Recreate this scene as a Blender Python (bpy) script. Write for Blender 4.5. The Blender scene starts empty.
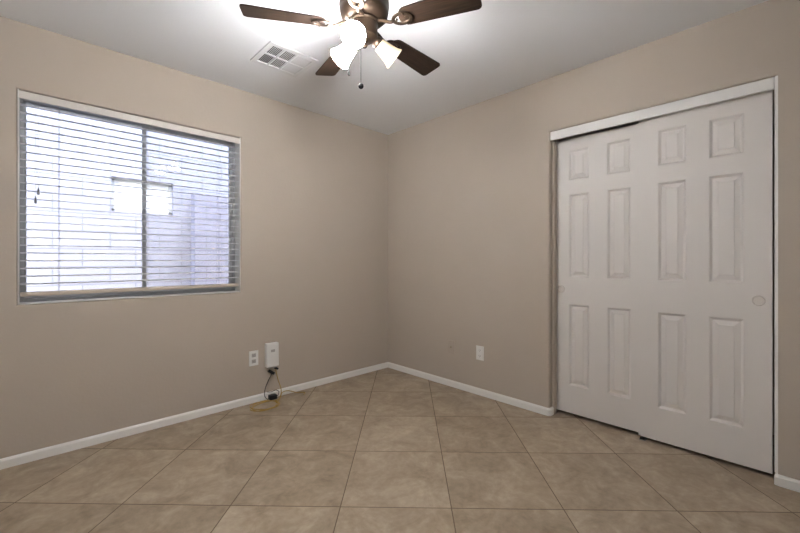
import bpy, bmesh, math, random
from mathutils import Vector, Matrix
S = bpy.context.scene
COL = S.collection
R = math.radians

# ------------------------------------------------------------------ camera
TH = R(46.1)
cd = bpy.data.cameras.new('camera')
cam = bpy.data.objects.new('camera', cd)
COL.objects.link(cam)
cam.location = (-2.681, -2.968, 1.125)
cam.rotation_euler = (R(90), 0, TH - R(90))
cd.sensor_width = 36.0
cd.lens = 380.0 / 800.0 * 36.0
cd.shift_y = -6.5 / 800.0
cd.clip_start = 0.02
S.camera = cam

# ------------------------------------------------------------------ sky, sun, exposure
W = bpy.data.worlds.new('sky')
S.world = W
W.use_nodes = True
nt = W.node_tree
nt.nodes.clear()
wo = nt.nodes.new('ShaderNodeOutputWorld')
bg = nt.nodes.new('ShaderNodeBackground')
sk = nt.nodes.new('ShaderNodeTexSky')
sk.sky_type = 'NISHITA'
sk.sun_disc = False
sk.sun_elevation = R(55)
sk.sun_rotation = R(200)
sk.dust_density = 2.0
SKY = 1.75
bg.inputs['Strength'].default_value = SKY
nt.links.new(sk.outputs[0], bg.inputs[0])
nt.links.new(bg.outputs[0], wo.inputs[0])

SUN = 22.0
sd = bpy.data.lights.new('sun', 'SUN')
sd.energy = SUN
sd.angle = R(1.0)
sd.color = (1.0, 0.97, 0.93)
sun = bpy.data.objects.new('sun', sd)
COL.objects.link(sun)
sun.rotation_euler = (R(4), R(14), 0)

GLOW = 420.0          # glow of the lit frosted shades
LAMP_COL = (0.98, 1.0, 1.05)

S.view_settings.view_transform = 'Standard'
S.view_settings.look = 'None'
S.view_settings.exposure = 0.0
S.view_settings.gamma = 1.0
S.view_settings.use_curve_mapping = False

# ------------------------------------------------------------------ materials
def srgb(r, g, b):
    f = lambda c: (c / 255 / 12.92) if c / 255 <= 0.04045 else ((c / 255 + 0.055) / 1.055) ** 2.4
    return (f(r), f(g), f(b), 1.0)

def mat(name, col, rough=0.6, metal=0.0, bump=0.0, bscale=60.0, bdist=0.002, var=0.0, vscale=4.0, spec=0.5, **kw):
    m = bpy.data.materials.new(name)
    m.use_nodes = True
    t = m.node_tree
    b = t.nodes['Principled BSDF']
    b.inputs['Base Color'].default_value = col
    b.inputs['Roughness'].default_value = rough
    b.inputs['Metallic'].default_value = metal
    b.inputs['Specular IOR Level'].default_value = spec
    for k, v in kw.items():
        b.inputs[k].default_value = v
    tc = t.nodes.new('ShaderNodeTexCoord')
    if var > 0:
        n = t.nodes.new('ShaderNodeTexNoise')
        n.inputs['Scale'].default_value = vscale
        n.inputs['Detail'].default_value = 4
        t.links.new(tc.outputs['Object'], n.inputs['Vector'])
        r = t.nodes.new('ShaderNodeValToRGB')
        r.color_ramp.elements[0].position = 0.3
        r.color_ramp.elements[1].position = 0.7
        r.color_ramp.elements[0].color = tuple(c * (1 - var) for c in col[:3]) + (1,)
        r.color_ramp.elements[1].color = tuple(min(1, c * (1 + var)) for c in col[:3]) + (1,)
        t.links.new(n.outputs['Fac'], r.inputs['Fac'])
        t.links.new(r.outputs['Color'], b.inputs['Base Color'])
    if bump > 0:
        n = t.nodes.new('ShaderNodeTexNoise')
        n.inputs['Scale'].default_value = bscale
        n.inputs['Detail'].default_value = 3
        t.links.new(tc.outputs['Object'], n.inputs['Vector'])
        bp = t.nodes.new('ShaderNodeBump')
        bp.inputs['Strength'].default_value = bump
        bp.inputs['Distance'].default_value = bdist
        t.links.new(n.outputs['Fac'], bp.inputs['Height'])
        t.links.new(bp.outputs['Normal'], b.inputs['Normal'])
    return m

M = {}
M['wall'] = mat('wall_paint', srgb(185, 173, 159), 0.75, bump=0.25, bscale=55, bdist=0.003, var=0.015, vscale=3, spec=0.3)
M['ceiling'] = mat('ceiling_paint', srgb(233, 233, 234), 0.85, bump=0.25, bscale=50, bdist=0.003, spec=0.2)
M['bounce_wall'] = mat('bounce_wall_white', srgb(228, 226, 222), 0.75, bump=0.25, bscale=55, bdist=0.003, spec=0.3)  # added white for the unseen walls, in place of greige, to bounce light
M['trim'] = mat('white_trim_paint', srgb(236, 233, 228), 0.45, var=0.01)
M['door'] = mat('white_door_paint', srgb(224, 218, 212), 0.5, bump=0.06, bscale=180, bdist=0.0006, spec=0.4)
M['pull'] = mat('off_white_pull_cup', srgb(217, 209, 201), 0.4, var=0.01)
M['slat'] = mat('white_faux_wood', srgb(238, 238, 238), 0.45, var=0.01)
def slat_mat():
    m = mat('white_vinyl_slat', srgb(240, 240, 240), 0.45)
    t = m.node_tree
    tl = t.nodes.new('ShaderNodeBsdfTranslucent'); tl.inputs[0].default_value = srgb(245, 245, 245)
    mx = t.nodes.new('ShaderNodeMixShader'); mx.inputs[0].default_value = 0.45
    t.links.new(t.nodes['Principled BSDF'].outputs[0], mx.inputs[1]); t.links.new(tl.outputs[0], mx.inputs[2])
    t.links.new(mx.outputs[0], t.nodes['Material Output'].inputs[0])
    return m
M['vinyl'] = slat_mat()
M['cord'] = mat('grey_white_cord', srgb(176, 176, 180), 0.8, var=0.02)
M['valance'] = mat('off_white_valance', srgb(218, 211, 202), 0.5, var=0.01)
M['rail'] = mat('beige_bottom_rail', srgb(205, 192, 174), 0.45, var=0.01)
M['tassel'] = mat('grey_tassel_plastic', srgb(120, 120, 122), 0.5, var=0.03)
M['alu'] = mat('window_aluminium', srgb(184, 186, 186), 0.45, var=0.02)
M['plastic'] = mat('white_plastic', srgb(232, 230, 226), 0.4, var=0.01)
M['socket'] = mat('grey_socket_face', srgb(176, 172, 166), 0.45, var=0.02)
M['dark'] = mat('dark_slot', srgb(28, 26, 25), 0.7, var=0.05)
M['black'] = mat('black_plastic', srgb(22, 22, 23), 0.4, var=0.08)
M['yellow'] = mat('yellow_cable_jacket', srgb(172, 142, 72), 0.5, var=0.05)
M['painted'] = mat('wall_coloured_plate', srgb(181, 168, 153), 0.55, var=0.01)
M['brass'] = mat('coax_metal', srgb(150, 140, 120), 0.35, metal=0.9, var=0.03)
M['bronze'] = mat('oil_rubbed_bronze', srgb(44, 33, 24), 0.45, metal=0.75, var=0.12, vscale=14)
M['fob'] = mat('dark_bronze_fob', srgb(16, 14, 13), 0.7, spec=0.1)
M['vent'] = mat('white_vent_enamel', srgb(225, 225, 225), 0.4, var=0.01)
M['vent_dark'] = mat('vent_duct_inside', srgb(60, 58, 56), 0.8, var=0.05)
M['steel'] = mat('galvanised_track', srgb(140, 138, 134), 0.4, metal=0.8, var=0.05)

def wood():
    m = mat('dark_walnut_blade', srgb(54, 37, 28), 0.5, spec=0.2)
    t = m.node_tree
    b = t.nodes['Principled BSDF']
    tc = t.nodes.new('ShaderNodeTexCoord')
    mp = t.nodes.new('ShaderNodeMapping')
    mp.inputs['Scale'].default_value = (3.0, 60.0, 20.0)
    n = t.nodes.new('ShaderNodeTexNoise')
    n.inputs['Scale'].default_value = 2.0
    n.inputs['Detail'].default_value = 6
    r = t.nodes.new('ShaderNodeValToRGB')
    r.color_ramp.elements[0].position = 0.3
    r.color_ramp.elements[1].position = 0.72
    r.color_ramp.elements[0].color = srgb(28, 20, 15)
    r.color_ramp.elements[1].color = srgb(50, 36, 27)
    t.links.new(tc.outputs['Object'], mp.inputs['Vector'])
    t.links.new(mp.outputs['Vector'], n.inputs['Vector'])
    t.links.new(n.outputs['Fac'], r.inputs['Fac'])
    t.links.new(r.outputs['Color'], b.inputs['Base Color'])
    return m
M['wood'] = wood()

def tile():
    m = bpy.data.materials.new('ceramic_floor_tile')
    m.use_nodes = True
    t = m.node_tree
    b = t.nodes['Principled BSDF']
    N, L = t.nodes.new, t.links.new
    def math_(op, a, c=None, d=None):
        n = N('ShaderNodeMath')
        n.operation = op
        for i, v in enumerate((a, c, d)):
            if v is None: continue
            if isinstance(v, (int, float)): n.inputs[i].default_value = v
            else: L(v, n.inputs[i])
        return n.outputs[0]
    g = N('ShaderNodeNewGeometry')
    s = N('ShaderNodeSeparateXYZ')
    L(g.outputs['Position'], s.inputs[0])
    P = 0.505
    q = math.sqrt(0.5)
    u = math_('DIVIDE', math_('ADD', math_('MULTIPLY', math_('ADD', s.outputs[0], s.outputs[1]), q), 2.268 + 20 * P), P)
    v = math_('DIVIDE', math_('ADD', math_('MULTIPLY', math_('SUBTRACT', s.outputs[0], s.outputs[1]), q), 0.102 + 20 * P), P)
    fu, fv = math_('FRACT', u), math_('FRACT', v)
    iu, iv = math_('FLOOR', u), math_('FLOOR', v)
    du = math_('MINIMUM', fu, math_('SUBTRACT', 1.0, fu))
    dv = math_('MINIMUM', fv, math_('SUBTRACT', 1.0, fv))
    d = math_('MINIMUM', du, dv)
    hw = 0.0038 / P / 2 * 1.25
    grout = math_('LESS_THAN', d, hw)
    cid = N('ShaderNodeCombineXYZ')
    L(iu, cid.inputs[0]); L(iv, cid.inputs[1])
    wn = N('ShaderNodeTexWhiteNoise')
    wn.noise_dimensions = '3D'
    L(cid.outputs[0], wn.inputs['Vector'])
    # every tile gets its own offset into the stone pattern
    off = N('ShaderNodeVectorMath'); off.operation = 'SCALE'
    L(wn.outputs['Color'], off.inputs[0]); off.inputs['Scale'].default_value = 30.0
    ad = N('ShaderNodeVectorMath'); ad.operation = 'ADD'
    L(g.outputs['Position'], ad.inputs[0]); L(off.outputs[0], ad.inputs[1])
    n1 = N('ShaderNodeTexNoise'); n1.inputs['Scale'].default_value = 6.0; n1.inputs['Detail'].default_value = 9; n1.inputs['Roughness'].default_value = 0.70
    n1.inputs['Distortion'].default_value = 0.6
    n2 = N('ShaderNodeTexNoise'); n2.inputs['Scale'].default_value = 34.0; n2.inputs['Detail'].default_value = 5
    L(ad.outputs[0], n1.inputs['Vector']); L(ad.outputs[0], n2.inputs['Vector'])
    mixf = math_('ADD', math_('MULTIPLY', n1.outputs['Fac'], 0.75), math_('MULTIPLY', n2.outputs['Fac'], 0.25))
    tint = math_('ADD', mixf, math_('MULTIPLY', math_('SUBTRACT', wn.outputs['Value'], 0.5), 0.10))
    r = N('ShaderNodeValToRGB')
    e = r.color_ramp.elements
    e[0].position = 0.32; e[0].color = srgb(131, 115, 96)
    e[1].position = 0.70; e[1].color = srgb(186, 170, 149)
    k = e.new(0.5); k.color = srgb(159, 142, 121)
    L(tint, r.inputs['Fac'])
    mx = N('ShaderNodeMix'); mx.data_type = 'RGBA'
    L(grout, mx.inputs['Factor']); L(r.outputs['Color'], mx.inputs['A'])
    mx.inputs['B'].default_value = srgb(104, 88, 73)
    L(mx.outputs['Result'], b.inputs['Base Color'])
    rg = math_('ADD', math_('MULTIPLY', grout, 0.35), math_('ADD', 0.34, math_('MULTIPLY', n2.outputs['Fac'], 0.18)))
    L(rg, b.inputs['Roughness'])
    b.inputs['Specular IOR Level'].default_value = 0.4
    bp = N('ShaderNodeBump'); bp.inputs['Strength'].default_value = 0.35; bp.inputs['Distance'].default_value = 0.004
    h = math_('SUBTRACT', math_('MULTIPLY', n1.outputs['Fac'], 0.4), grout)
    L(h, bp.inputs['Height']); L(bp.outputs['Normal'], b.inputs['Normal'])
    return m
M['tile'] = tile()

def blockwall(name, c1, c2):
    m = mat(name, c1, 0.9, spec=0.1)
    t = m.node_tree
    b = t.nodes['Principled BSDF']
    N, L = t.nodes.new, t.links.new
    g = N('ShaderNodeNewGeometry')
    sp = N('ShaderNodeSeparateXYZ'); L(g.outputs['Position'], sp.inputs[0])
    cb = N('ShaderNodeCombineXYZ')
    ax = N('ShaderNodeMath'); ax.operation = 'ADD'; ax.inputs[1].default_value = 2.665 + 4.0
    L(sp.outputs[0], ax.inputs[0]); L(ax.outputs[0], cb.inputs[0])
    az = N('ShaderNodeMath'); az.operation = 'ADD'; az.inputs[1].default_value = -1.082 + 2.0
    L(sp.outputs[2], az.inputs[0]); L(az.outputs[0], cb.inputs[1])
    br = N('ShaderNodeTexBrick')
    br.inputs['Scale'].default_value = 1.0
    br.inputs['Brick Width'].default_value = 0.41
    br.inputs['Row Height'].default_value = 0.165
    br.inputs['Mortar Size'].default_value = 0.005
    br.inputs['Color1'].default_value = c1
    br.inputs['Color2'].default_value = c2
    br.inputs['Mortar'].default_value = tuple(c * 0.6 for c in c1[:3]) + (1,)
    L(cb.outputs[0], br.inputs['Vector'])
    L(br.outputs['Color'], b.inputs['Base Color'])
    return m
M['block'] = blockwall('pale_painted_block', srgb(144, 145, 157), srgb(140, 141, 154))
M['block_dark'] = blockwall('lavender_grey_block', srgb(140, 140, 155), srgb(136, 136, 152))
M['gravel'] = mat('pale_gravel', srgb(205, 196, 184), 0.95, bump=0.6, bscale=40, bdist=0.02, var=0.2, vscale=40, spec=0.1)

def clearglass(name, tint, refl=1.0):
    m = bpy.data.materials.new(name)
    m.use_nodes = True
    t = m.node_tree
    t.nodes.clear()
    o = t.nodes.new('ShaderNodeOutputMaterial')
    tr = t.nodes.new('ShaderNodeBsdfTransparent'); tr.inputs[0].default_value = tint
    gl = t.nodes.new('ShaderNodeBsdfGlossy'); gl.inputs['Roughness'].default_value = 0.02
    fr = t.nodes.new('ShaderNodeFresnel'); fr.inputs['IOR'].default_value = 1.45
    mx = t.nodes.new('ShaderNodeMixShader')
    t.links.new(fr.outputs[0], mx.inputs[0]); t.links.new(tr.outputs[0], mx.inputs[1]); t.links.new(gl.outputs[0], mx.inputs[2])
    t.links.new(mx.outputs[0], o.inputs[0])
    return m
M['glass'] = clearglass('window_glass', (0.96, 0.98, 0.98, 1))

def screenmesh():
    m = bpy.data.materials.new('insect_screen_mesh')
    m.use_nodes = True
    t = m.node_tree
    t.nodes.clear()
    o = t.nodes.new('ShaderNodeOutputMaterial')
    tr = t.nodes.new('ShaderNodeBsdfTransparent')
    df = t.nodes.new('ShaderNodeBsdfDiffuse'); df.inputs[0].default_value = srgb(120, 120, 128)
    mx = t.nodes.new('ShaderNodeMixShader'); mx.inputs[0].default_value = 0.12
    t.links.new(tr.outputs[0], mx.inputs[1]); t.links.new(df.outputs[0], mx.inputs[2])
    t.links.new(mx.outputs[0], o.inputs[0])
    return m
M['screen'] = screenmesh()

def shade_mat(name, glow):
    m = bpy.data.materials.new(name)
    m.use_nodes = True
    t = m.node_tree
    b = t.nodes['Principled BSDF']
    b.inputs['Base Color'].default_value = srgb(238, 228, 208) if glow > 0 else srgb(205, 190, 160)
    b.inputs['Roughness'].default_value = 0.35
    tl = t.nodes.new('ShaderNodeBsdfTranslucent'); tl.inputs[0].default_value = srgb(250, 240, 222) if glow > 0 else srgb(190, 172, 140)
    mx = t.nodes.new('ShaderNodeMixShader'); mx.inputs[0].default_value = 0.45
    o = t.nodes['Material Output']
    t.links.new(b.outputs[0], mx.inputs[1]); t.links.new(tl.outputs[0], mx.inputs[2])
    t.links.new(mx.outputs[0], o.inputs[0])
    if glow > 0:
        b.inputs['Emission Color'].default_value = LAMP_COL + (1,)
        tc = t.nodes.new('ShaderNodeTexCoord')
        sp = t.nodes.new('ShaderNodeSeparateXYZ')
        mr = t.nodes.new('ShaderNodeMapRange')       # the glass glows strongest round the bulb and mouth, least at the neck
        mr.inputs['From Min'].default_value = 0.035
        mr.inputs['From Max'].default_value = 0.100
        mr.inputs['To Min'].default_value = 0.04 * glow / 0.55
        mr.inputs['To Max'].default_value = glow / 0.55
        t.links.new(tc.outputs['Object'], sp.inputs[0])
        t.links.new(sp.outputs[2], mr.inputs['Value'])
        t.links.new(mr.outputs[0], b.inputs['Emission Strength'])
    return m
M['shade_lit'] = shade_mat('lit_frosted_glass', GLOW)
M['shade_dim'] = shade_mat('unlit_frosted_glass', 0.0)
bm_ = bpy.data.materials.new('glowing_bulb')
bm_.use_nodes = True
b_ = bm_.node_tree.nodes['Principled BSDF']
b_.inputs['Emission Color'].default_value = LAMP_COL + (1,)
b_.inputs['Emission Strength'].default_value = 20.0
M['bulb'] = bm_
M['bulb_off'] = mat('white_bulb_glass', srgb(235, 232, 225), 0.3, var=0.01)

# ------------------------------------------------------------------ mesh helpers
def box(bm, lo, hi, bev=0.0, seg=2, mtx=None):
    c = [(a + b) / 2 for a, b in zip(lo, hi)]
    s = [abs(b - a) for a, b in zip(lo, hi)]
    r = bmesh.ops.create_cube(bm, size=1.0, matrix=Matrix.Translation(c) @ Matrix.Diagonal((*s, 1)))
    vs = r['verts']
    if bev > 0:
        es = list({e for v in vs for e in v.link_edges})
        rr = bmesh.ops.bevel(bm, geom=es, offset=bev, segments=seg, affect='EDGES', profile=0.5)
        vs = list({v for f in rr['faces'] for v in f.verts} | {v for v in vs if v.is_valid})
    if mtx is not None:
        bmesh.ops.transform(bm, matrix=mtx, verts=[v for v in vs if v.is_valid])
    return vs

def cyl(bm, p0, p1, r0, r1=None, n=20):
    p0, p1 = Vector(p0), Vector(p1)
    d = p1 - p0
    q = d.to_track_quat('Z', 'Y').to_matrix().to_4x4()
    m = Matrix.Translation((p0 + p1) / 2) @ q
    return bmesh.ops.create_cone(bm, cap_ends=True, segments=n, radius1=r0, radius2=r0 if r1 is None else r1, depth=d.length, matrix=m)['verts']

def lathe(bm, prof, mtx=Matrix(), n=36, closed=False):
    rings = []
    for r, z in prof:
        if r < 1e-6:
            rings.append([bm.verts.new(mtx @ Vector((0, 0, z)))])
        else:
            rings.append([bm.verts.new(mtx @ Vector((r * math.cos(2 * math.pi * i / n), r * math.sin(2 * math.pi * i / n), z))) for i in range(n)])
    pairs = list(zip(rings, rings[1:]))
    if closed: pairs.append((rings[-1], rings[0]))
    for a, b in pairs:
        for i in range(n):
            j = (i + 1) % n
            if len(a) == 1 and len(b) == 1: continue
            if len(a) == 1: bm.faces.new((a[0], b[j], b[i]))
            elif len(b) == 1: bm.faces.new((a[i], a[j], b[0]))
            else: bm.faces.new((a[i], a[j], b[j], b[i]))

def smooth_path(pts, sub=8):
    P = [Vector(p) for p in pts]
    P = [2 * P[0] - P[1]] + P + [2 * P[-1] - P[-2]]
    out = []
    for i in range(1, len(P) - 2):
        for k in range(sub):
            t = k / sub
            a, b, c, d = P[i - 1], P[i], P[i + 1], P[i + 2]
            out.append(0.5 * ((2 * b) + (c - a) * t + (2 * a - 5 * b + 4 * c - d) * t * t + (3 * b - a - 3 * c + d) * t ** 3))
    out.append(P[-2])
    return out

def tube(bm, pts, r, n=8, sub=8, smooth=True):
    P = smooth_path(pts, sub) if smooth else [Vector(p) for p in pts]
    rings = []
    t0 = (P[1] - P[0]).normalized()
    ref = Vector((0, 0, 1)) if abs(t0.z) < 0.9 else Vector((1, 0, 0))
    x = t0.cross(ref).normalized()
    for i, p in enumerate(P):
        t = (P[min(i + 1, len(P) - 1)] - P[max(i - 1, 0)]).normalized()
        x = (x - t * x.dot(t)).normalized()
        y = t.cross(x)
        rings.append([bm.verts.new(p + r * (math.cos(2 * math.pi * k / n) * x + math.sin(2 * math.pi * k / n) * y)) for k in range(n)])
    for a, b in zip(rings, rings[1:]):
        for k in range(n):
            bm.faces.new((a[k], a[(k + 1) % n], b[(k + 1) % n], b[k]))
    bm.faces.new(rings[0][::-1]); bm.faces.new(rings[-1])

def prism(bm, outline, z0, z1, mtx=Matrix()):
    lo = [bm.verts.new(mtx @ Vector((x, y, z0))) for x, y in outline]
    hi = [bm.verts.new(mtx @ Vector((x, y, z1))) for x, y in outline]
    n = len(outline)
    bm.faces.new(lo[::-1]); bm.faces.new(hi)
    for i in range(n):
        bm.faces.new((lo[i], lo[(i + 1) % n], hi[(i + 1) % n], hi[i]))

def mesh(name, bm, m, parent=None, smooth=False, angle=40):
    bmesh.ops.recalc_face_normals(bm, faces=bm.faces)
    me = bpy.data.meshes.new(name)
    bm.to_mesh(me)
    bm.free()
    me.materials.append(M[m])
    o = bpy.data.objects.new(name, me)
    COL.objects.link(o)
    if smooth:
        for p in me.polygons: p.use_smooth = True
        me.set_sharp_from_angle(angle=R(angle))
    if parent is not None:
        o.parent = parent
        o.location = -Vector(parent.location)      # geometry is written in room coordinates
    return o

def thing(name, label, cat, loc, group=None):
    o = bpy.data.objects.new(name, None)
    COL.objects.link(o)
    o.location = loc
    o.empty_display_size = 0.05
    o['label'] = label
    o['category'] = cat
    if group: o['group'] = group
    return o

def struct(name, bm, m, parent=None, label=None, smooth=False):
    o = mesh(name, bm, m, parent, smooth)
    if parent is None:
        o['kind'] = 'structure'
        if label: o['label'] = label
    return o
B = bmesh.new

# ------------------------------------------------------------------ room shell
X0, Y0, H, T = -3.30, -3.22, 2.44, 0.16
CX = 0.75                                            # back of the closet
# window opening (in the left-hand wall, plane y=0) and closet opening (right-hand wall, plane x=0)
WX0, WX1, WZ0, WZ1 = -2.748, -1.533, 0.877, 2.070
CY0, CY1, CZ1 = -2.898, -1.738, 2.052

bm = B(); box(bm, (X0 - T, Y0 - T, -0.12), (CX + T, T, 0.0)); struct('floor', bm, 'tile', label='beige ceramic tile floor laid on the diagonal')
bm = B(); box(bm, (X0 - T, Y0 - T, H), (CX + T, T, H + 0.14)); struct('ceiling', bm, 'ceiling', label='white textured ceiling')

def wall_with_hole(outer, inner, bev_edges, bev, to3, depth):
    """outer/inner are (u0,v0,u1,v1); to3(u,v,d) gives a room point; d=0 is the room face."""
    bm = B()
    def ring(rc, d):
        u0, v0, u1, v1 = rc
        return [bm.verts.new(to3(u, v, d)) for u, v in ((u0, v0), (u1, v0), (u1, v1), (u0, v1))]
    of, inf, ob, inb = ring(outer, 0), ring(inner, 0), ring(outer, depth), ring(inner, depth)
    for i in range(4):
        j = (i + 1) % 4
        bm.faces.new((of[i], of[j], inf[j], inf[i]))
        bm.faces.new((ob[i], inb[i], inb[j], ob[j]))
        bm.faces.new((inf[i], inf[j], inb[j], inb[i]))
        bm.faces.new((of[i], ob[i], ob[j], of[j]))
    es = []
    for i in bev_edges:
        es.append(bm.edges.get((inf[i], inf[(i + 1) % 4])))
    bmesh.ops.bevel(bm, geom=es, offset=bev, segments=5, affect='EDGES', profile=0.5)
    return bm

bm = wall_with_hole((X0 - T, 0, 0.0001, H), (WX0, WZ0, WX1, WZ1), (0, 1, 2, 3), 0.014, lambda u, v, d: Vector((u, d, v)), T)
struct('wall_left', bm, 'wall', label='greige painted wall with the window', smooth=True)
bm = wall_with_hole((Y0 - T, -0.001, T, H), (CY0, -0.0005, CY1, CZ1), (1, 2, 3), 0.020, lambda u, v, d: Vector((d, u, v)), T)
struct('wall_right', bm, 'wall', label='greige painted wall with the closet opening', smooth=True)
bm = B(); box(bm, (X0 - T, Y0 - T, 0), (T, Y0, H)); struct('wall_near', bm, 'bounce_wall')  # unseen walls behind the camera, whitened to throw more light into the room
bm = B(); box(bm, (X0 - T, Y0, 0), (X0, 0, H)); struct('wall_far', bm, 'bounce_wall')
# the closet behind the sliding doors
bm = B(); box(bm, (CX, Y0 - T, 0), (CX + T, T, H)); struct('wall_closet_back', bm, 'wall')
bm = B(); box(bm, (T, -1.35, 0), (CX, -1.25, H)); struct('wall_closet_left', bm, 'wall')
bm = B(); box(bm, (T, Y0 - T, 0), (CX, Y0, H)); struct('wall_closet_right', bm, 'wall')

def baseboard(name, pts, h=0.054, t=0.013):
    """a run of baseboard: pts = polyline of the wall face seen from above, room on the left of the run"""
    bm = B()
    P = [Vector((p[0], p[1], 0)) for p in pts]
    offs = []
    for i, p in enumerate(P):
        ns = []
        if i > 0: d = (P[i] - P[i - 1]).normalized(); ns.append(Vector((-d.y, d.x, 0)))
        if i < len(P) - 1: d = (P[i + 1] - P[i]).normalized(); ns.append(Vector((-d.y, d.x, 0)))
        n = sum(ns, Vector()) / len(ns)
        n = n / max(n.length_squared, 0.25)
        offs.append(n)
    prof = [(0, 0), (t, 0), (t, h - 0.012), (t - 0.003, h - 0.006), (t - 0.007, h), (0, h)]
    rings = [[bm.verts.new(p + o * a + Vector((0, 0, z))) for a, z in prof] for p, o in zip(P, offs)]
    for a, b in zip(rings, rings[1:]):
        for k in range(len(prof)):
            bm.faces.new((a[k], a[(k + 1) % 6], b[(k + 1) % 6], b[k]))
    bm.faces.new(rings[0]); bm.faces.new(rings[-1][::-1])
    return struct(name, bm, 'trim', smooth=False)

def arc(cx, cy, r, a0, a1, n=5):
    return [(cx + r * math.cos(R(a0 + (a1 - a0) * i / n)), cy + r * math.sin(R(a0 + (a1 - a0) * i / n))) for i in range(n + 1)]
e = 0.0005
baseboard('baseboard_left', [(0 - e, -e), (X0 + e, -e)])
baseboard('baseboard_right', [(0.0445, CY1 - e)] + [(x - e, y - e) for x, y in arc(0.02, CY1 + 0.02, 0.02, 270, 180)] + [(-e, -e)])
baseboard('baseboard_closet', [(-e, Y0 + e)] + [(x - e, y) for x, y in arc(0.02, CY0 - 0.02, 0.02, 180, 135, 3)])
baseboard('baseboard_near', [(X0 + e, Y0 + e), (-e, Y0 + e)])
baseboard('baseboard_far', [(X0 + e, -e), (X0 + e, Y0 + e)])

# ------------------------------------------------------------------ closet: header, jamb, doors
bm = B(); box(bm, (0.012, CY0 + 0.001, 1.991), (0.030, CY1 - 0.001, CZ1 - 0.001), 0.002)
box(bm, (0.030, CY0 + 0.001, CZ1 - 0.012), (0.145, CY1 - 0.001, CZ1 - 0.001))
box(bm, (0.075, CY0 + 0.001, 2.030), (0.079, CY1 - 0.001, CZ1 - 0.012))
struct('trim_1', bm, 'trim', label='white header board above the sliding closet doors')
bm = B()  # thin shell over the bullnose; the light on its edge is put into white
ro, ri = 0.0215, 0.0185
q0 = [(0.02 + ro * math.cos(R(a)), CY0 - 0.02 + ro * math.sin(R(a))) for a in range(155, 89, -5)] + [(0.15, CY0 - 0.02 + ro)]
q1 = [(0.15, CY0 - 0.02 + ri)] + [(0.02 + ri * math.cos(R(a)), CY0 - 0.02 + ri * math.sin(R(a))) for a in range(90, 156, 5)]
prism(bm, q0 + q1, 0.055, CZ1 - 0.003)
struct('trim_2', bm, 'trim', label='white strip on the bullnose right of the closet doors, its lit edge painted in')

bm = B(); box(bm, (0.045, CY1 - 0.016, 0.0), (0.088, CY1 - 0.0005, 1.990), 0.003); struct('trim_4', bm, 'wall', label='beige jamb strip left of the closet doors')

def panel_door(name, xf, y0, y1, z0, z1, pan, label, pull):
    """six-panel moulded door, room face at x=xf, pan = list of (ya, yb) columns"""
    th = 0.032
    bm = B()
    rows = [(0.222, 0.806), (0.999, 1.597), (1.697, 1.915)]
    ys = sorted([y0, y1] + [v for p in pan for v in p])
    zs = sorted([z0, z1] + [v for r in rows for v in r])
    g = [[bm.verts.new((xf, y, z)) for z in zs] for y in ys]
    for i in range(len(ys) - 1):
        for j in range(len(zs) - 1):
            if i in (1, 3) and j in (1, 3, 5):
                # moulding: bead edge, sticking slope down, flat groove, raised field
                levels = [(0, 0.0), (0.003, 0.001), (0.006, 0.005), (0.013, 0.012), (0.017, 0.0125), (0.038, 0.0045), (0.040, 0.002), (0.042, 0.0015)]
                loops = []
                for d, dx in levels:
                    q = [(ys[i] + d, zs[j] + d), (ys[i + 1] - d, zs[j] + d), (ys[i + 1] - d, zs[j + 1] - d), (ys[i] + d, zs[j + 1] - d)]
                    if d == 0: loops.append([g[i][j], g[i + 1][j], g[i + 1][j + 1], g[i][j + 1]])
                    else: loops.append([bm.verts.new((xf + dx, y, z)) for y, z in q])
                for a, b in zip(loops, loops[1:]):
                    for k in range(4):
                        bm.faces.new((a[k], a[(k + 1) % 4], b[(k + 1) % 4], b[k]))
                bm.faces.new(loops[-1])
            else:
                bm.faces.new((g[i][j], g[i + 1][j], g[i + 1][j + 1], g[i][j + 1]))
    ny, nz = len(ys), len(zs)
    bk = {}
    border = [(i, 0) for i in range(ny)] + [(ny - 1, j) for j in range(1, nz)] + [(i, nz - 1) for i in range(ny - 2, -1, -1)] + [(0, j) for j in range(nz - 2, 0, -1)]
    for i, j in border: bk[(i, j)] = bm.verts.new((xf + th, ys[i], zs[j]))
    for a, b in zip(border, border[1:] + border[:1]):
        bm.faces.new((g[a[0]][a[1]], g[b[0]][b[1]], bk[b], bk[a]))
    bm.faces.new([bk[b] for b in border])
    d = struct(name, bm, 'door', label=label)
    py, pz = pull
    bm = B()
    mt = Matrix.Translation((xf, py, pz)) @ Matrix.Rotation(R(-90), 4, 'Y')
    lathe(bm, [(0.0, 0.0006), (0.0205, 0.0006), (0.0225, 0.0050), (0.0250, 0.0058), (0.0275, 0.0040), (0.0285, 0.0)], mt, 32)
    p = mesh('finger_pull', bm, 'pull', d, smooth=True)
    return d
panel_door('door_1', 0.100, -2.335, -1.744, 0.024, 1.997, [(-2.232, -2.091), (-1.976, -1.837)], 'left white six-panel sliding closet door, set behind the right one', (-1.779, 0.912))
panel_door('door_2', 0.060, -2.888, -2.285, 0.022, 2.035, [(-2.779, -2.632), (-2.528, -2.389)], 'right white six-panel sliding closet door, in front of the left one', (-2.835, 0.912))

t = thing('floor_guide', 'small dark floor guide under the meeting edge of the closet doors', 'door guide', (0.095, -2.305, 0))
bm = B(); box(bm, (0.050, -2.325, 0.0), (0.140, -2.290, 0.004), 0.001)
mesh('base_plate', bm, 'steel', t)
for xa, xb in ((0.0945, 0.0975), (0.053, 0.057), (0.134, 0.138)):
    bm = B(); box(bm, (xa, -2.320, 0.004), (xb, -2.295, 0.017))
    mesh('guide_fin', bm, 'black', t)

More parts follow.
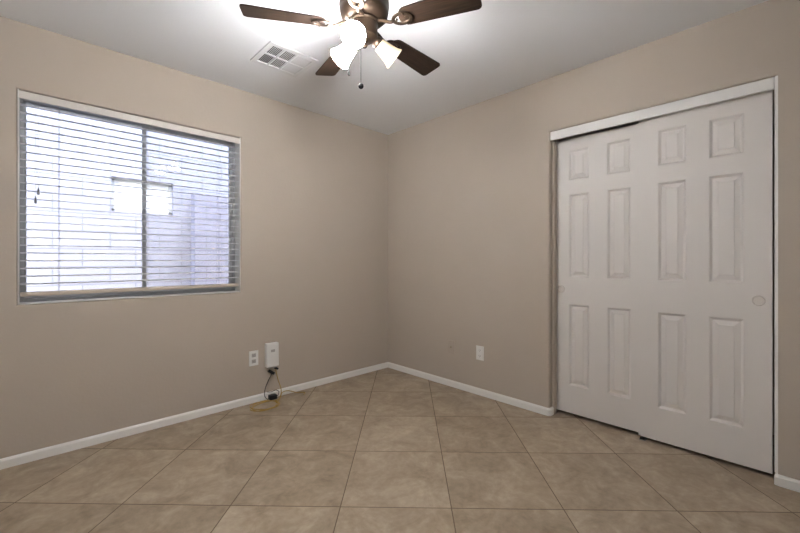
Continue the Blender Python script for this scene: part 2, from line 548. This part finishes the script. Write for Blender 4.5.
# ------------------------------------------------------------------ window
win = bpy.data.objects.new('window_1', None)
COL.objects.link(win)
win.location = ((WX0 + WX1) / 2, 0.12, WZ0)
win['kind'] = 'structure'
win['label'] = 'sliding aluminium window behind the white blind'
bm = B()
fy0, fy1, fw = 0.100, 0.156, 0.022
box(bm, (WX0, fy0, WZ0), (WX0 + fw, fy1, WZ1), 0.002); box(bm, (WX1 - fw, fy0, WZ0), (WX1, fy1, WZ1), 0.002)
box(bm, (WX0 + fw, fy0, WZ0), (WX1 - fw, fy1, WZ0 + 0.024), 0.002); box(bm, (WX0 + fw, fy0, WZ1 - 0.022), (WX1 - fw, fy1, WZ1), 0.002)
mesh('window_frame', bm, 'alu', win)
mx = -2.132
def sash(x0, x1, y, name, wst):
    bm = B()
    w = wst
    z0, z1 = WZ0 + 0.025, WZ1 - 0.023
    box(bm, (x0, y - 0.010, z0), (x0 + w, y + 0.010, z1), 0.0015); box(bm, (x1 - w, y - 0.010, z0), (x1, y + 0.010, z1), 0.0015)
    box(bm, (x0 + w, y - 0.010, z0), (x1 - w, y + 0.010, z0 + w), 0.0015); box(bm, (x0 + w, y - 0.010, z1 - w), (x1 - w, y + 0.010, z1), 0.0015)
    s = mesh(name, bm, 'alu', win)
    bm = B(); box(bm, (x0 + w - 0.003, y - 0.002, z0 + w - 0.003), (x1 - w + 0.003, y + 0.002, z1 - w + 0.003))
    g = mesh('glass_pane', bm, 'glass', win)
    g.parent = s; g.location = (0, 0, 0)
    return s
sash(WX0 + fw, mx + 0.006, 0.142, 'fixed_sash', 0.012)
sash(mx - 0.020, WX1 - fw, 0.118, 'sliding_sash', 0.024)
bm = B(); box(bm, (mx + 0.008, 0.1525, WZ0 + 0.026), (WX1 - fw - 0.001, 0.1530, WZ1 - 0.024)); mesh('insect_screen', bm, 'screen', win)
bm = B()  # thin white boxes along the side and bottom returns
box(bm, (WX0 + 0.0005, -0.001, WZ0 + 0.0005), (WX0 + 0.006, 0.0995, WZ1 - 0.001), 0.002)
box(bm, (WX1 - 0.006, -0.001, WZ0 + 0.0005), (WX1 - 0.0005, 0.0995, WZ1 - 0.001), 0.002)
box(bm, (WX0 + 0.006, -0.001, WZ0 + 0.0005), (WX1 - 0.006, 0.0995, WZ0 + 0.006), 0.002)
struct('trim_3', bm, 'trim', label='white liner on the sides and bottom of the window opening')
bm = B(); box(bm, (mx - 0.016, 0.100, 1.40), (mx + 0.000, 0.108, 1.47), 0.002); mesh('sash_latch', bm, 'alu', win)

# ------------------------------------------------------------------ blind
bl = thing('window_blind', 'white horizontal slat blind hanging open in the window', 'blind', (mx, 0.035, WZ0 + 0.05))
bx0, bx1 = WX0 + 0.010, WX1 - 0.010
bm = B(); box(bm, (bx0 - 0.006, 0.004, 2.022), (bx1 + 0.006, 0.013, 2.064), 0.002, 2); mesh('valance', bm, 'valance', bl)
bm = B(); box(bm, (bx0, 0.015, 2.040), (bx1, 0.063, 2.066), 0.002); mesh('headrail', bm, 'slat', bl)
ZB, PITCH, NS = 0.989, 0.0438, 24
def slat_bm(z):
    bm = B()
    w, th, crown = 0.050, 0.0028, 0.0022
    n = 6
    top, bot = [], []
    for i in range(n + 1):
        s = -1 + 2 * i / n
        y = 0.040 + s * w / 2
        zz = z + crown * (1 - s * s) + s * 0.0022
        top.append((y, zz + th / 2)); bot.append((y, zz - th / 2))
    loop = top + bot[::-1]
    a = [bm.verts.new((bx0, y, q)) for y, q in loop]
    b = [bm.verts.new((bx1, y, q)) for y, q in loop]
    m_ = len(loop)
    for i in range(m_): bm.faces.new((a[i], a[(i + 1) % m_], b[(i + 1) % m_], b[i]))
    bm.faces.new(a[::-1]); bm.faces.new(b)
    return bm
s0 = mesh('slat', slat_bm(ZB), 'vinyl', bl, smooth=True)
for k in range(1, NS):
    c = s0.copy(); COL.objects.link(c); c.parent = bl
    c.location = Vector(s0.location) + Vector((0, 0, k * PITCH))
bm = B(); box(bm, (bx0, 0.015, 0.921), (bx1, 0.065, 0.944), 0.004, 3); mesh('bottom_rail', bm, 'rail', bl, smooth=True)
for x in (-2.576, mx, -1.679):
    bm = B()
    for y in (0.0135, 0.0665):
        tube(bm, [(x, y, 2.03), (x, y, 0.930)], 0.0013, 6, smooth=False)
    for k in range(NS):
        tube(bm, [(x + 0.002, 0.0135, ZB + k * PITCH - 0.0025), (x + 0.002, 0.0665, ZB + k * PITCH - 0.0040)], 0.0005, 4, smooth=False)
    mesh('ladder_cord', bm, 'cord', bl)
for x, z in ((-2.664, 1.53), (-2.676, 1.48)):
    bm = B(); tube(bm, [(x, 0.0, 2.020), (x, -0.002, z)], 0.0010, 6, smooth=False); tube(bm, [(x, 0.0, 2.020), (x + 0.001, 0.010, 2.030)], 0.0010, 6, smooth=False)
    lc = mesh('lift_cord', bm, 'cord', bl)
    bm = B(); lathe(bm, [(0, z + 0.004), (0.0030, z + 0.003), (0.0045, z - 0.010), (0.0062, z - 0.030), (0.0050, z - 0.036), (0, z - 0.037)], Matrix.Translation((x, -0.002, 0)), 14)
    tz = mesh('tassel', bm, 'tassel', bl, smooth=True)
    tz.parent = lc; tz.location = (0, 0, 0)

# ------------------------------------------------------------------ outside the window
bm = B(); box(bm, (-9, T + 0.001, -0.30), (7, 6, -0.15)); struct('exterior_ground', bm, 'gravel', label='pale gravel side yard outside the window')
# the neighbouring house: block wall with one small high window
nb = bpy.data.objects.new('neighbouring_house', None); COL.objects.link(nb)
nb.location = (-1.0, 1.62, -0.15)
nb['kind'] = 'structure'; nb['label'] = 'pale block wall of the house next door with a small high window'
D = 1.60
hx0, hx1, hz0, hz1 = -2.145, -1.62, 1.60, 1.935
bm = B()
box(bm, (-9, D, -0.15), (hx0, D + 0.2, 3.1)); box(bm, (hx1, D, -0.15), (7, D + 0.2, 3.1))
box(bm, (hx0, D, -0.15), (hx1, D + 0.2, hz0)); box(bm, (hx0, D, hz1), (hx1, D + 0.2, 3.1))
mesh('block_wall', bm, 'block', nb)
bm = B()
box(bm, (hx0, D + 0.06, hz0), (hx0 + 0.03, D + 0.10, hz1)); box(bm, (hx1 - 0.03, D + 0.06, hz0), (hx1, D + 0.10, hz1))
box(bm, (hx0, D + 0.06, hz1 - 0.03), (hx1, D + 0.10, hz1)); box(bm, (hx0, D + 0.06, hz0), (hx1, D + 0.10, hz0 + 0.03))
mesh('window_frame', bm, 'alu', nb)
bm = B(); box(bm, (hx0 + 0.03, D + 0.075, hz0 + 0.03), (hx1 - 0.03, D + 0.082, hz1 - 0.03)); mesh('window_blind', bm, 'slat', nb)
bm = B(); box(bm, (-1.45, D - 0.14, -0.15), (4, D - 0.002, 1.84)); struct('garden_wall', bm, 'block_dark', label='lavender grey block garden wall outside, right of the neighbouring window')

# ------------------------------------------------------------------ ceiling fan
FX, FY = -1.574, -1.578
fan = thing('ceiling_fan', 'dark bronze five-blade ceiling fan with a three-shade light kit', 'ceiling fan', (FX, FY, H))
TF = Matrix.Translation((FX, FY, 0))
bm = B()
lathe(bm, [(0, H - 0.0005), (0.088, H - 0.0005), (0.090, H - 0.02), (0.082, H - 0.045), (0.070, H - 0.055), (0.0, H - 0.055)], TF, 40)
mesh('canopy', bm, 'bronze', fan, smooth=True)
bm = B()
lathe(bm, [(0, 2.386), (0.085, 2.386), (0.106, 2.376), (0.114, 2.356), (0.116, 2.300), (0.112, 2.282), (0.113, 2.278), (0.108, 2.258), (0.090, 2.240), (0.074, 2.234), (0.0, 2.232)], TF, 44)
mesh('motor_housing', bm, 'bronze', fan, smooth=True)
bm = B()
lathe(bm, [(0, 2.233), (0.070, 2.232), (0.071, 2.224), (0.064, 2.219), (0.060, 2.200), (0.064, 2.175), (0.060, 2.160), (0.040, 2.146), (0.018, 2.140), (0.014, 2.130), (0.016, 2.124), (0.010, 2.114), (0, 2.112)], TF, 40)
mesh('switch_housing', bm, 'bronze', fan, smooth=True)

ZBL = 2.206
def blade_outline():
    r0, r1 = 0.175, 0.537
    w0, w1 = 0.048, 0.062
    pts = []
    for i in range(11):                                  # rounded root
        a = R(90 + 180 * i / 10)
        pts.append((r0 + 0.040 + 0.040 * math.cos(a), w0 * math.sin(a)))
    for sgn in (-1, 1):                                  # rounded tip corners
        rc = 0.020
        cx, cy = r1 - rc, sgn * (w1 - rc)
        for i in range(6):
            a = R(-90 + 90 * i / 5) if sgn < 0 else R(0 + 90 * i / 5)
            pts.append((cx + rc * math.cos(a), cy + rc * math.sin(a)))
    return pts
ANG0 = 5.0
blades = []
for k in range(5):
    a = R(ANG0 + 72 * k)
    mt = Matrix.Translation((FX, FY, ZBL)) @ Matrix.Rotation(a, 4, 'Z')
    pit = Matrix.Rotation(R(-12), 4, 'X')
    # the blade keeps its own frame so that the grain runs along it
    bm = B(); prism(bm, blade_outline(), 0.0, 0.006)
    bo = mesh('blade', bm, 'wood', fan)
    bo.location = (0, 0, 0)
    bo.matrix_local = Matrix.Translation(-Vector(fan.location)) @ mt @ pit
    # iron: arm out of the motor, oval ring under the blade root
    bm = B()
    tube(bm, [(0.070, 0, 0.020), (0.100, 0, 0.010), (0.130, 0, -0.006), (0.150, 0, -0.006)], 0.0075, 8)
    n, nn = 28, 8
    rings = []
    for i in range(n):
        p = 2 * math.pi * i / n
        c = Vector((0.192 + 0.042 * math.cos(p), 0.027 * math.sin(p), -0.005))
        o_ = Vector((math.cos(p), math.sin(p), 0))
        rings.append([bm.verts.new(c + o_ * 0.009 * math.cos(2 * math.pi * q / nn) + Vector((0, 0, 0.005 * math.sin(2 * math.pi * q / nn)))) for q in range(nn)])
    for i in range(n):
        A, Bq = rings[i], rings[(i + 1) % n]
        for q in range(nn): bm.faces.new((A[q], Bq[q], Bq[(q + 1) % nn], A[(q + 1) % nn]))
    lathe(bm, [(0, -0.0075), (0.012, -0.006), (0.014, -0.001), (0, -0.0005)], Matrix.Translation((0.218, 0, 0)), 16)
    for sx, sy in ((0.205, 0.016), (0.205, -0.016), (0.165, 0.0)):
        lathe(bm, [(0, -0.013), (0.004, -0.012), (0.005, -0.008), (0.005, 0.0)], Matrix.Translation((sx, sy * 1.6, 0)), 10)
    br = mesh('blade_iron', bm, 'bronze', fan, smooth=True)
    br.matrix_local = Matrix.Translation(-Vector(fan.location)) @ mt @ pit

for ang, TILT, lit in ((213, 38, True), (99, 22, True), (-18, 32, False)):
    a = R(ang)
    hd = Vector((math.cos(a), math.sin(a), 0))
    ax = (hd * math.cos(R(TILT)) + Vector((0, 0, -math.sin(R(TILT))))).normalized()
    neck = Vector((FX, FY, 2.154)) + hd * 0.062
    bm = B()
    tube(bm, [Vector((FX, FY, 2.190)) + hd * 0.050, Vector((FX, FY, 2.186)) + hd * 0.064, neck - ax * 0.012], 0.009, 8)
    mt = Matrix.Translation(neck) @ ax.to_track_quat('Z', 'Y').to_matrix().to_4x4()
    lathe(bm, [(0, -0.016), (0.018, -0.014), (0.028, -0.004), (0.031, 0.012), (0.030, 0.014), (0, 0.012)], mt, 24)
    arm = mesh('light_arm', bm, 'bronze', fan, smooth=True)
    bm = B()
    prof = [(0.0270, 0.006), (0.0300, 0.016), (0.0335, 0.030), (0.0365, 0.050), (0.0400, 0.070), (0.0450, 0.090), (0.0510, 0.104), (0.0540, 0.109)]
    inner = [(r_ - 0.003, z_ + 0.001) for r_, z_ in prof][::-1]
    lf = Matrix.Translation(-Vector(fan.location)) @ mt
    lathe(bm, prof + [(0.0530, 0.111)] + inner, Matrix(), 36, closed=True)
    sh = mesh('lamp_shade', bm, 'shade_lit' if lit else 'shade_dim', fan, smooth=True, angle=70)
    sh.matrix_local = lf
    sh['label'] = 'glowing frosted glass shade' if lit else 'unlit cream frosted glass shade'
    bm = B()
    lathe(bm, [(0, 0.013), (0.012, 0.014), (0.013, 0.030), (0.018, 0.042), (0.022, 0.058), (0.021, 0.070), (0.014, 0.081), (0, 0.085)], Matrix(), 24)
    bu = mesh('bulb', bm, 'bulb' if lit else 'bulb_off', fan, smooth=True)
    bu.parent = sh; bu.location = (0, 0, 0)
def pull_chain(x, y, z0, z1, fob):
    bm = B()
    tube(bm, [(x + (FX - x) * 0.35, y + (FY - y) * 0.35, z0), (x + (FX - x) * 0.1, y + (FY - y) * 0.1, z0 - 0.006), (x, y, z0 - 0.025), (x, y, z1 + 0.012)], 0.0013, 6, 6)
    c = mesh('pull_chain', bm, 'fob', fan)
    bm = B()
    if fob == 'ball': lathe(bm, [(0, z1 + 0.014), (0.004, z1 + 0.013), (0.010, z1 + 0.008), (0.0125, z1), (0.010, z1 - 0.008), (0.004, z1 - 0.0125), (0, z1 - 0.013)], Matrix.Translation((x, y, 0)), 20)
    else: lathe(bm, [(0, z1 + 0.016), (0.003, z1 + 0.015), (0.0055, z1 + 0.002), (0.0055, z1 - 0.010), (0, z1 - 0.012)], Matrix.Translation((x, y, 0)), 14)
    f = mesh('chain_fob', bm, 'fob', fan, smooth=True)
    f.parent = c; f.location = (0, 0, 0)
pull_chain(-1.597, -1.582, 2.165, 1.926, 'ball')
pull_chain(-1.637, -1.544, 2.165, 1.985, 'rod')

# ------------------------------------------------------------------ ceiling register
vt = thing('ceiling_vent', 'white louvered air vent in the ceiling beside the fan', 'vent', (-1.49, -0.645, H))
vx0, vx1, vy0, vy1 = -1.662, -1.335, -0.798, -0.490
lx = [(-1.634, -1.560), (-1.552, -1.474), (-1.464, -1.362)]
ly = [(-0.764, -0.650), (-0.640, -0.524)]
zt, zb = H - 0.0006, H - 0.010
bm = B()
box(bm, (vx0, vy0, zb), (lx[0][0], vy1, zt)); box(bm, (lx[2][1], vy0, zb), (vx1, vy1, zt))
box(bm, (lx[0][0], vy0, zb), (lx[2][1], ly[0][0], zt)); box(bm, (lx[0][0], ly[1][1], zb), (lx[2][1], vy1, zt))
box(bm, (lx[0][1], ly[0][0], zb), (lx[1][0], ly[1][1], zt)); box(bm, (lx[1][1], ly[0][0], zb), (lx[2][0], ly[1][1], zt))
box(bm, (lx[0][0], ly[0][1], zb), (lx[2][1], ly[1][0], zt))
mesh('vent_frame', bm, 'vent', vt)
bm = B(); box(bm, (lx[0][0], ly[0][0], H - 0.0012), (lx[2][1], ly[1][1], zt)); mesh('vent_backing', bm, 'vent_dark', vt)
for ci, (xa, xb) in enumerate(lx):
    for cj, (ya, yb) in enumerate(ly):
        bm = B()
        n = 7 if ci < 2 else 8
        for i in range(n):
            x = xa + (xb - xa) * (i + 0.5) / n
            tilt = (-35, -14, 15)[ci]
            w = (0.011, 0.0075, 0.014)[ci]
            mt = Matrix.Translation((x, 0, H - 0.0065)) @ Matrix.Rotation(R(tilt), 4, 'Y')
            box(bm, (-w / 2 * 0.8, ya, -0.0004), (w / 2 * 0.8, yb, 0.0004), mtx=mt)
        mesh('louver_bank', bm, 'vent', vt)

# ------------------------------------------------------------------ wall plates
def duplex(name, label, to3, w=0.074, h=0.118, faces='socket'):
    """to3(u, v, d): u along the wall, v up, d out of the wall, all from the plate's centre"""
    c = to3(0, 0, 0)
    t = thing(name, label, 'outlet', c, 'white wall outlets')
    def bx(bm, u0, v0, d0, u1, v1, d1, bev=0.0):
        p, q = to3(u0, v0, d0), to3(u1, v1, d1)
        box(bm, tuple(min(a, b) for a, b in zip(p, q)), tuple(max(a, b) for a, b in zip(p, q)), bev)
    bm = B(); bx(bm, -w / 2, -h / 2, 0.0003, w / 2, h / 2, 0.006, 0.002); mesh('cover_plate', bm, 'plastic', t)
    for s in (-1, 1):
        bm = B(); bx(bm, -0.017, s * 0.0235 - 0.0145, 0.006, 0.017, s * 0.0235 + 0.0145, 0.0078, 0.0008)
        f = mesh('receptacle', bm, faces, t)
        bm = B()
        for u in (-0.0065, 0.0065): bx(bm, u - 0.0012, s * 0.0235 - 0.003, 0.0070, u + 0.0012, s * 0.0235 + 0.006, 0.0081)
        bx(bm, -0.002, s * 0.0235 - 0.010, 0.0070, 0.002, s * 0.0235 - 0.006, 0.0081)
        g = mesh('slot', bm, 'dark', t); g.parent = f; g.location = (0, 0, 0)
    bm = B(); bx(bm, -0.003, -0.003, 0.006, 0.003, 0.003, 0.0072, 0.0005); mesh('screw', bm, 'plastic', t)
    return t
LW = lambda cx, cz: (lambda u, v, d: Vector((cx + u, -d, cz + v)))
RW = lambda cy, cz: (lambda u, v, d: Vector((-d, cy + u, cz + v)))
duplex('wall_outlet', 'white wall outlet with grey sockets under the window, beside the network box', LW(-1.432, 0.349))
duplex('wall_outlet', 'white wall outlet low on the right wall, between the wall-coloured jack plate and the closet', RW(-1.147, 0.349), faces='plastic')
t3 = RW(-0.845, 0.350)
t = thing('cable_jack', 'wall-coloured coaxial jack plate near the room corner, left of the white outlet', 'cable jack', t3(0, 0, 0))
bm = B(); box(bm, (-0.006, -0.845 - 0.036, 0.292), (-0.0003, -0.845 + 0.036, 0.408), 0.002); mesh('cover_plate', bm, 'painted', t)
bm = B(); cyl(bm, (-0.006, -0.845, 0.350), (-0.016, -0.845, 0.350), 0.0048, n=12); cyl(bm, (-0.006, -0.845, 0.350), (-0.009, -0.845, 0.350), 0.0075, n=6); mesh('coax_connector', bm, 'brass', t)
for z in (0.312, 0.388):
    bm = B(); cyl(bm, (-0.006, -0.845, z), (-0.0072, -0.845, z), 0.003, n=12); mesh('screw', bm, 'painted', t)

# ------------------------------------------------------------------ network box and its cables
nx0, nx1, nz0, nz1, nd = -1.342, -1.240, 0.262, 0.452, 0.042
t = thing('network_box', 'white plastic network box on the wall with cables hanging below', 'network box', ((nx0 + nx1) / 2, 0, nz0))
bm = B(); box(bm, (nx0, -nd, nz0), (nx1, -0.0005, nz1), 0.004, 3); mesh('housing', bm, 'plastic', t)
bm = B(); box(bm, (nx0 + 0.006, -nd - 0.0018, nz0 + 0.008), (nx1 - 0.006, -nd + 0.001, nz1 - 0.008), 0.0015, 2); mesh('front_cover', bm, 'plastic', t)
bm = B(); box(bm, (nx0 + 0.034, -nd - 0.0024, nz1 - 0.070), (nx1 - 0.034, -nd - 0.0015, nz1 - 0.050)); mesh('indicator_strip', bm, 'socket', t)
bm = B(); box(bm, (nx0 + 0.012, -0.034, nz0 - 0.012), (nx1 - 0.012, -0.004, nz0 + 0.001), 0.002); mesh('port_shroud', bm, 'socket', t)

t = thing('power_adapter', 'small black power adapter on the floor with its cable up to the network box', 'power adapter', (-1.290, -0.045, 0))
bm = B(); box(bm, (-1.322, -0.062, 0.0008), (-1.262, -0.018, 0.036), 0.005, 3); mesh('body', bm, 'black', t, smooth=True)
bm = B()
tube(bm, [(-1.322, -0.048, 0.016), (-1.345, -0.050, 0.018), (-1.362, -0.044, 0.050), (-1.352, -0.036, 0.100), (-1.326, -0.030, 0.150), (-1.300, -0.028, 0.195), (-1.296, -0.022, 0.214)], 0.0028, 8)
tube(bm, [(-1.258, -0.048, 0.020), (-1.246, -0.046, 0.028), (-1.240, -0.040, 0.050), (-1.262, -0.032, 0.064), (-1.300, -0.030, 0.058), (-1.334, -0.036, 0.066)], 0.0024, 8)
cb = mesh('cable', bm, 'black', t, smooth=True)
bm = B()
m1 = Matrix.Translation((-1.298, -0.026, 0.218)) @ Matrix.Rotation(R(-55), 4, 'Y')
box(bm, (-0.011, -0.009, -0.030), (0.011, 0.009, 0.026), 0.003, 2, m1)
m2 = Matrix.Translation((-1.254, -0.024, 0.240)) @ Matrix.Rotation(R(-60), 4, 'Y')
pl = mesh('plug', bm, 'black', t, smooth=True)
bm = B(); box(bm, (-0.008, -0.007, -0.018), (0.008, 0.007, 0.016), 0.002, 2, m2); mesh('plug', bm, 'black', t, smooth=True)

t = thing('network_cable', 'yellow network cable coiled on the tile floor below the network box', 'cable', (-1.40, -0.15, 0))
bm = B()
pts = [(-1.262, -0.020, 0.250), (-1.258, -0.030, 0.215), (-1.250, -0.050, 0.150), (-1.244, -0.090, 0.080), (-1.262, -0.110, 0.030), (-1.305, -0.150, 0.006)]
for k in range(26):
    a = R(20 - 42 * k)
    rr = 1 + 0.10 * math.sin(k * 1.7)
    pts.append((-1.405 + 0.105 * rr * math.cos(a), -0.150 + 0.080 * rr * math.sin(a) + 0.010 * math.sin(k * 0.9), 0.0034 + 0.0004 * k))
pts += [(-1.290, -0.110, 0.010), (-1.240, -0.070, 0.010), (-1.205, -0.030, 0.030), (-1.150, -0.024, 0.030), (-1.080, -0.052, 0.006), (-1.030, -0.090, 0.0034), (-1.060, -0.125, 0.0034)]
tube(bm, pts, 0.0032, 8, 6); mesh('cable_jacket', bm, 'yellow', t, smooth=True)
bm = B(); box(bm, (-1.269, -0.027, 0.236), (-1.256, -0.015, 0.262), 0.002); mesh('connector', bm, 'socket', t)
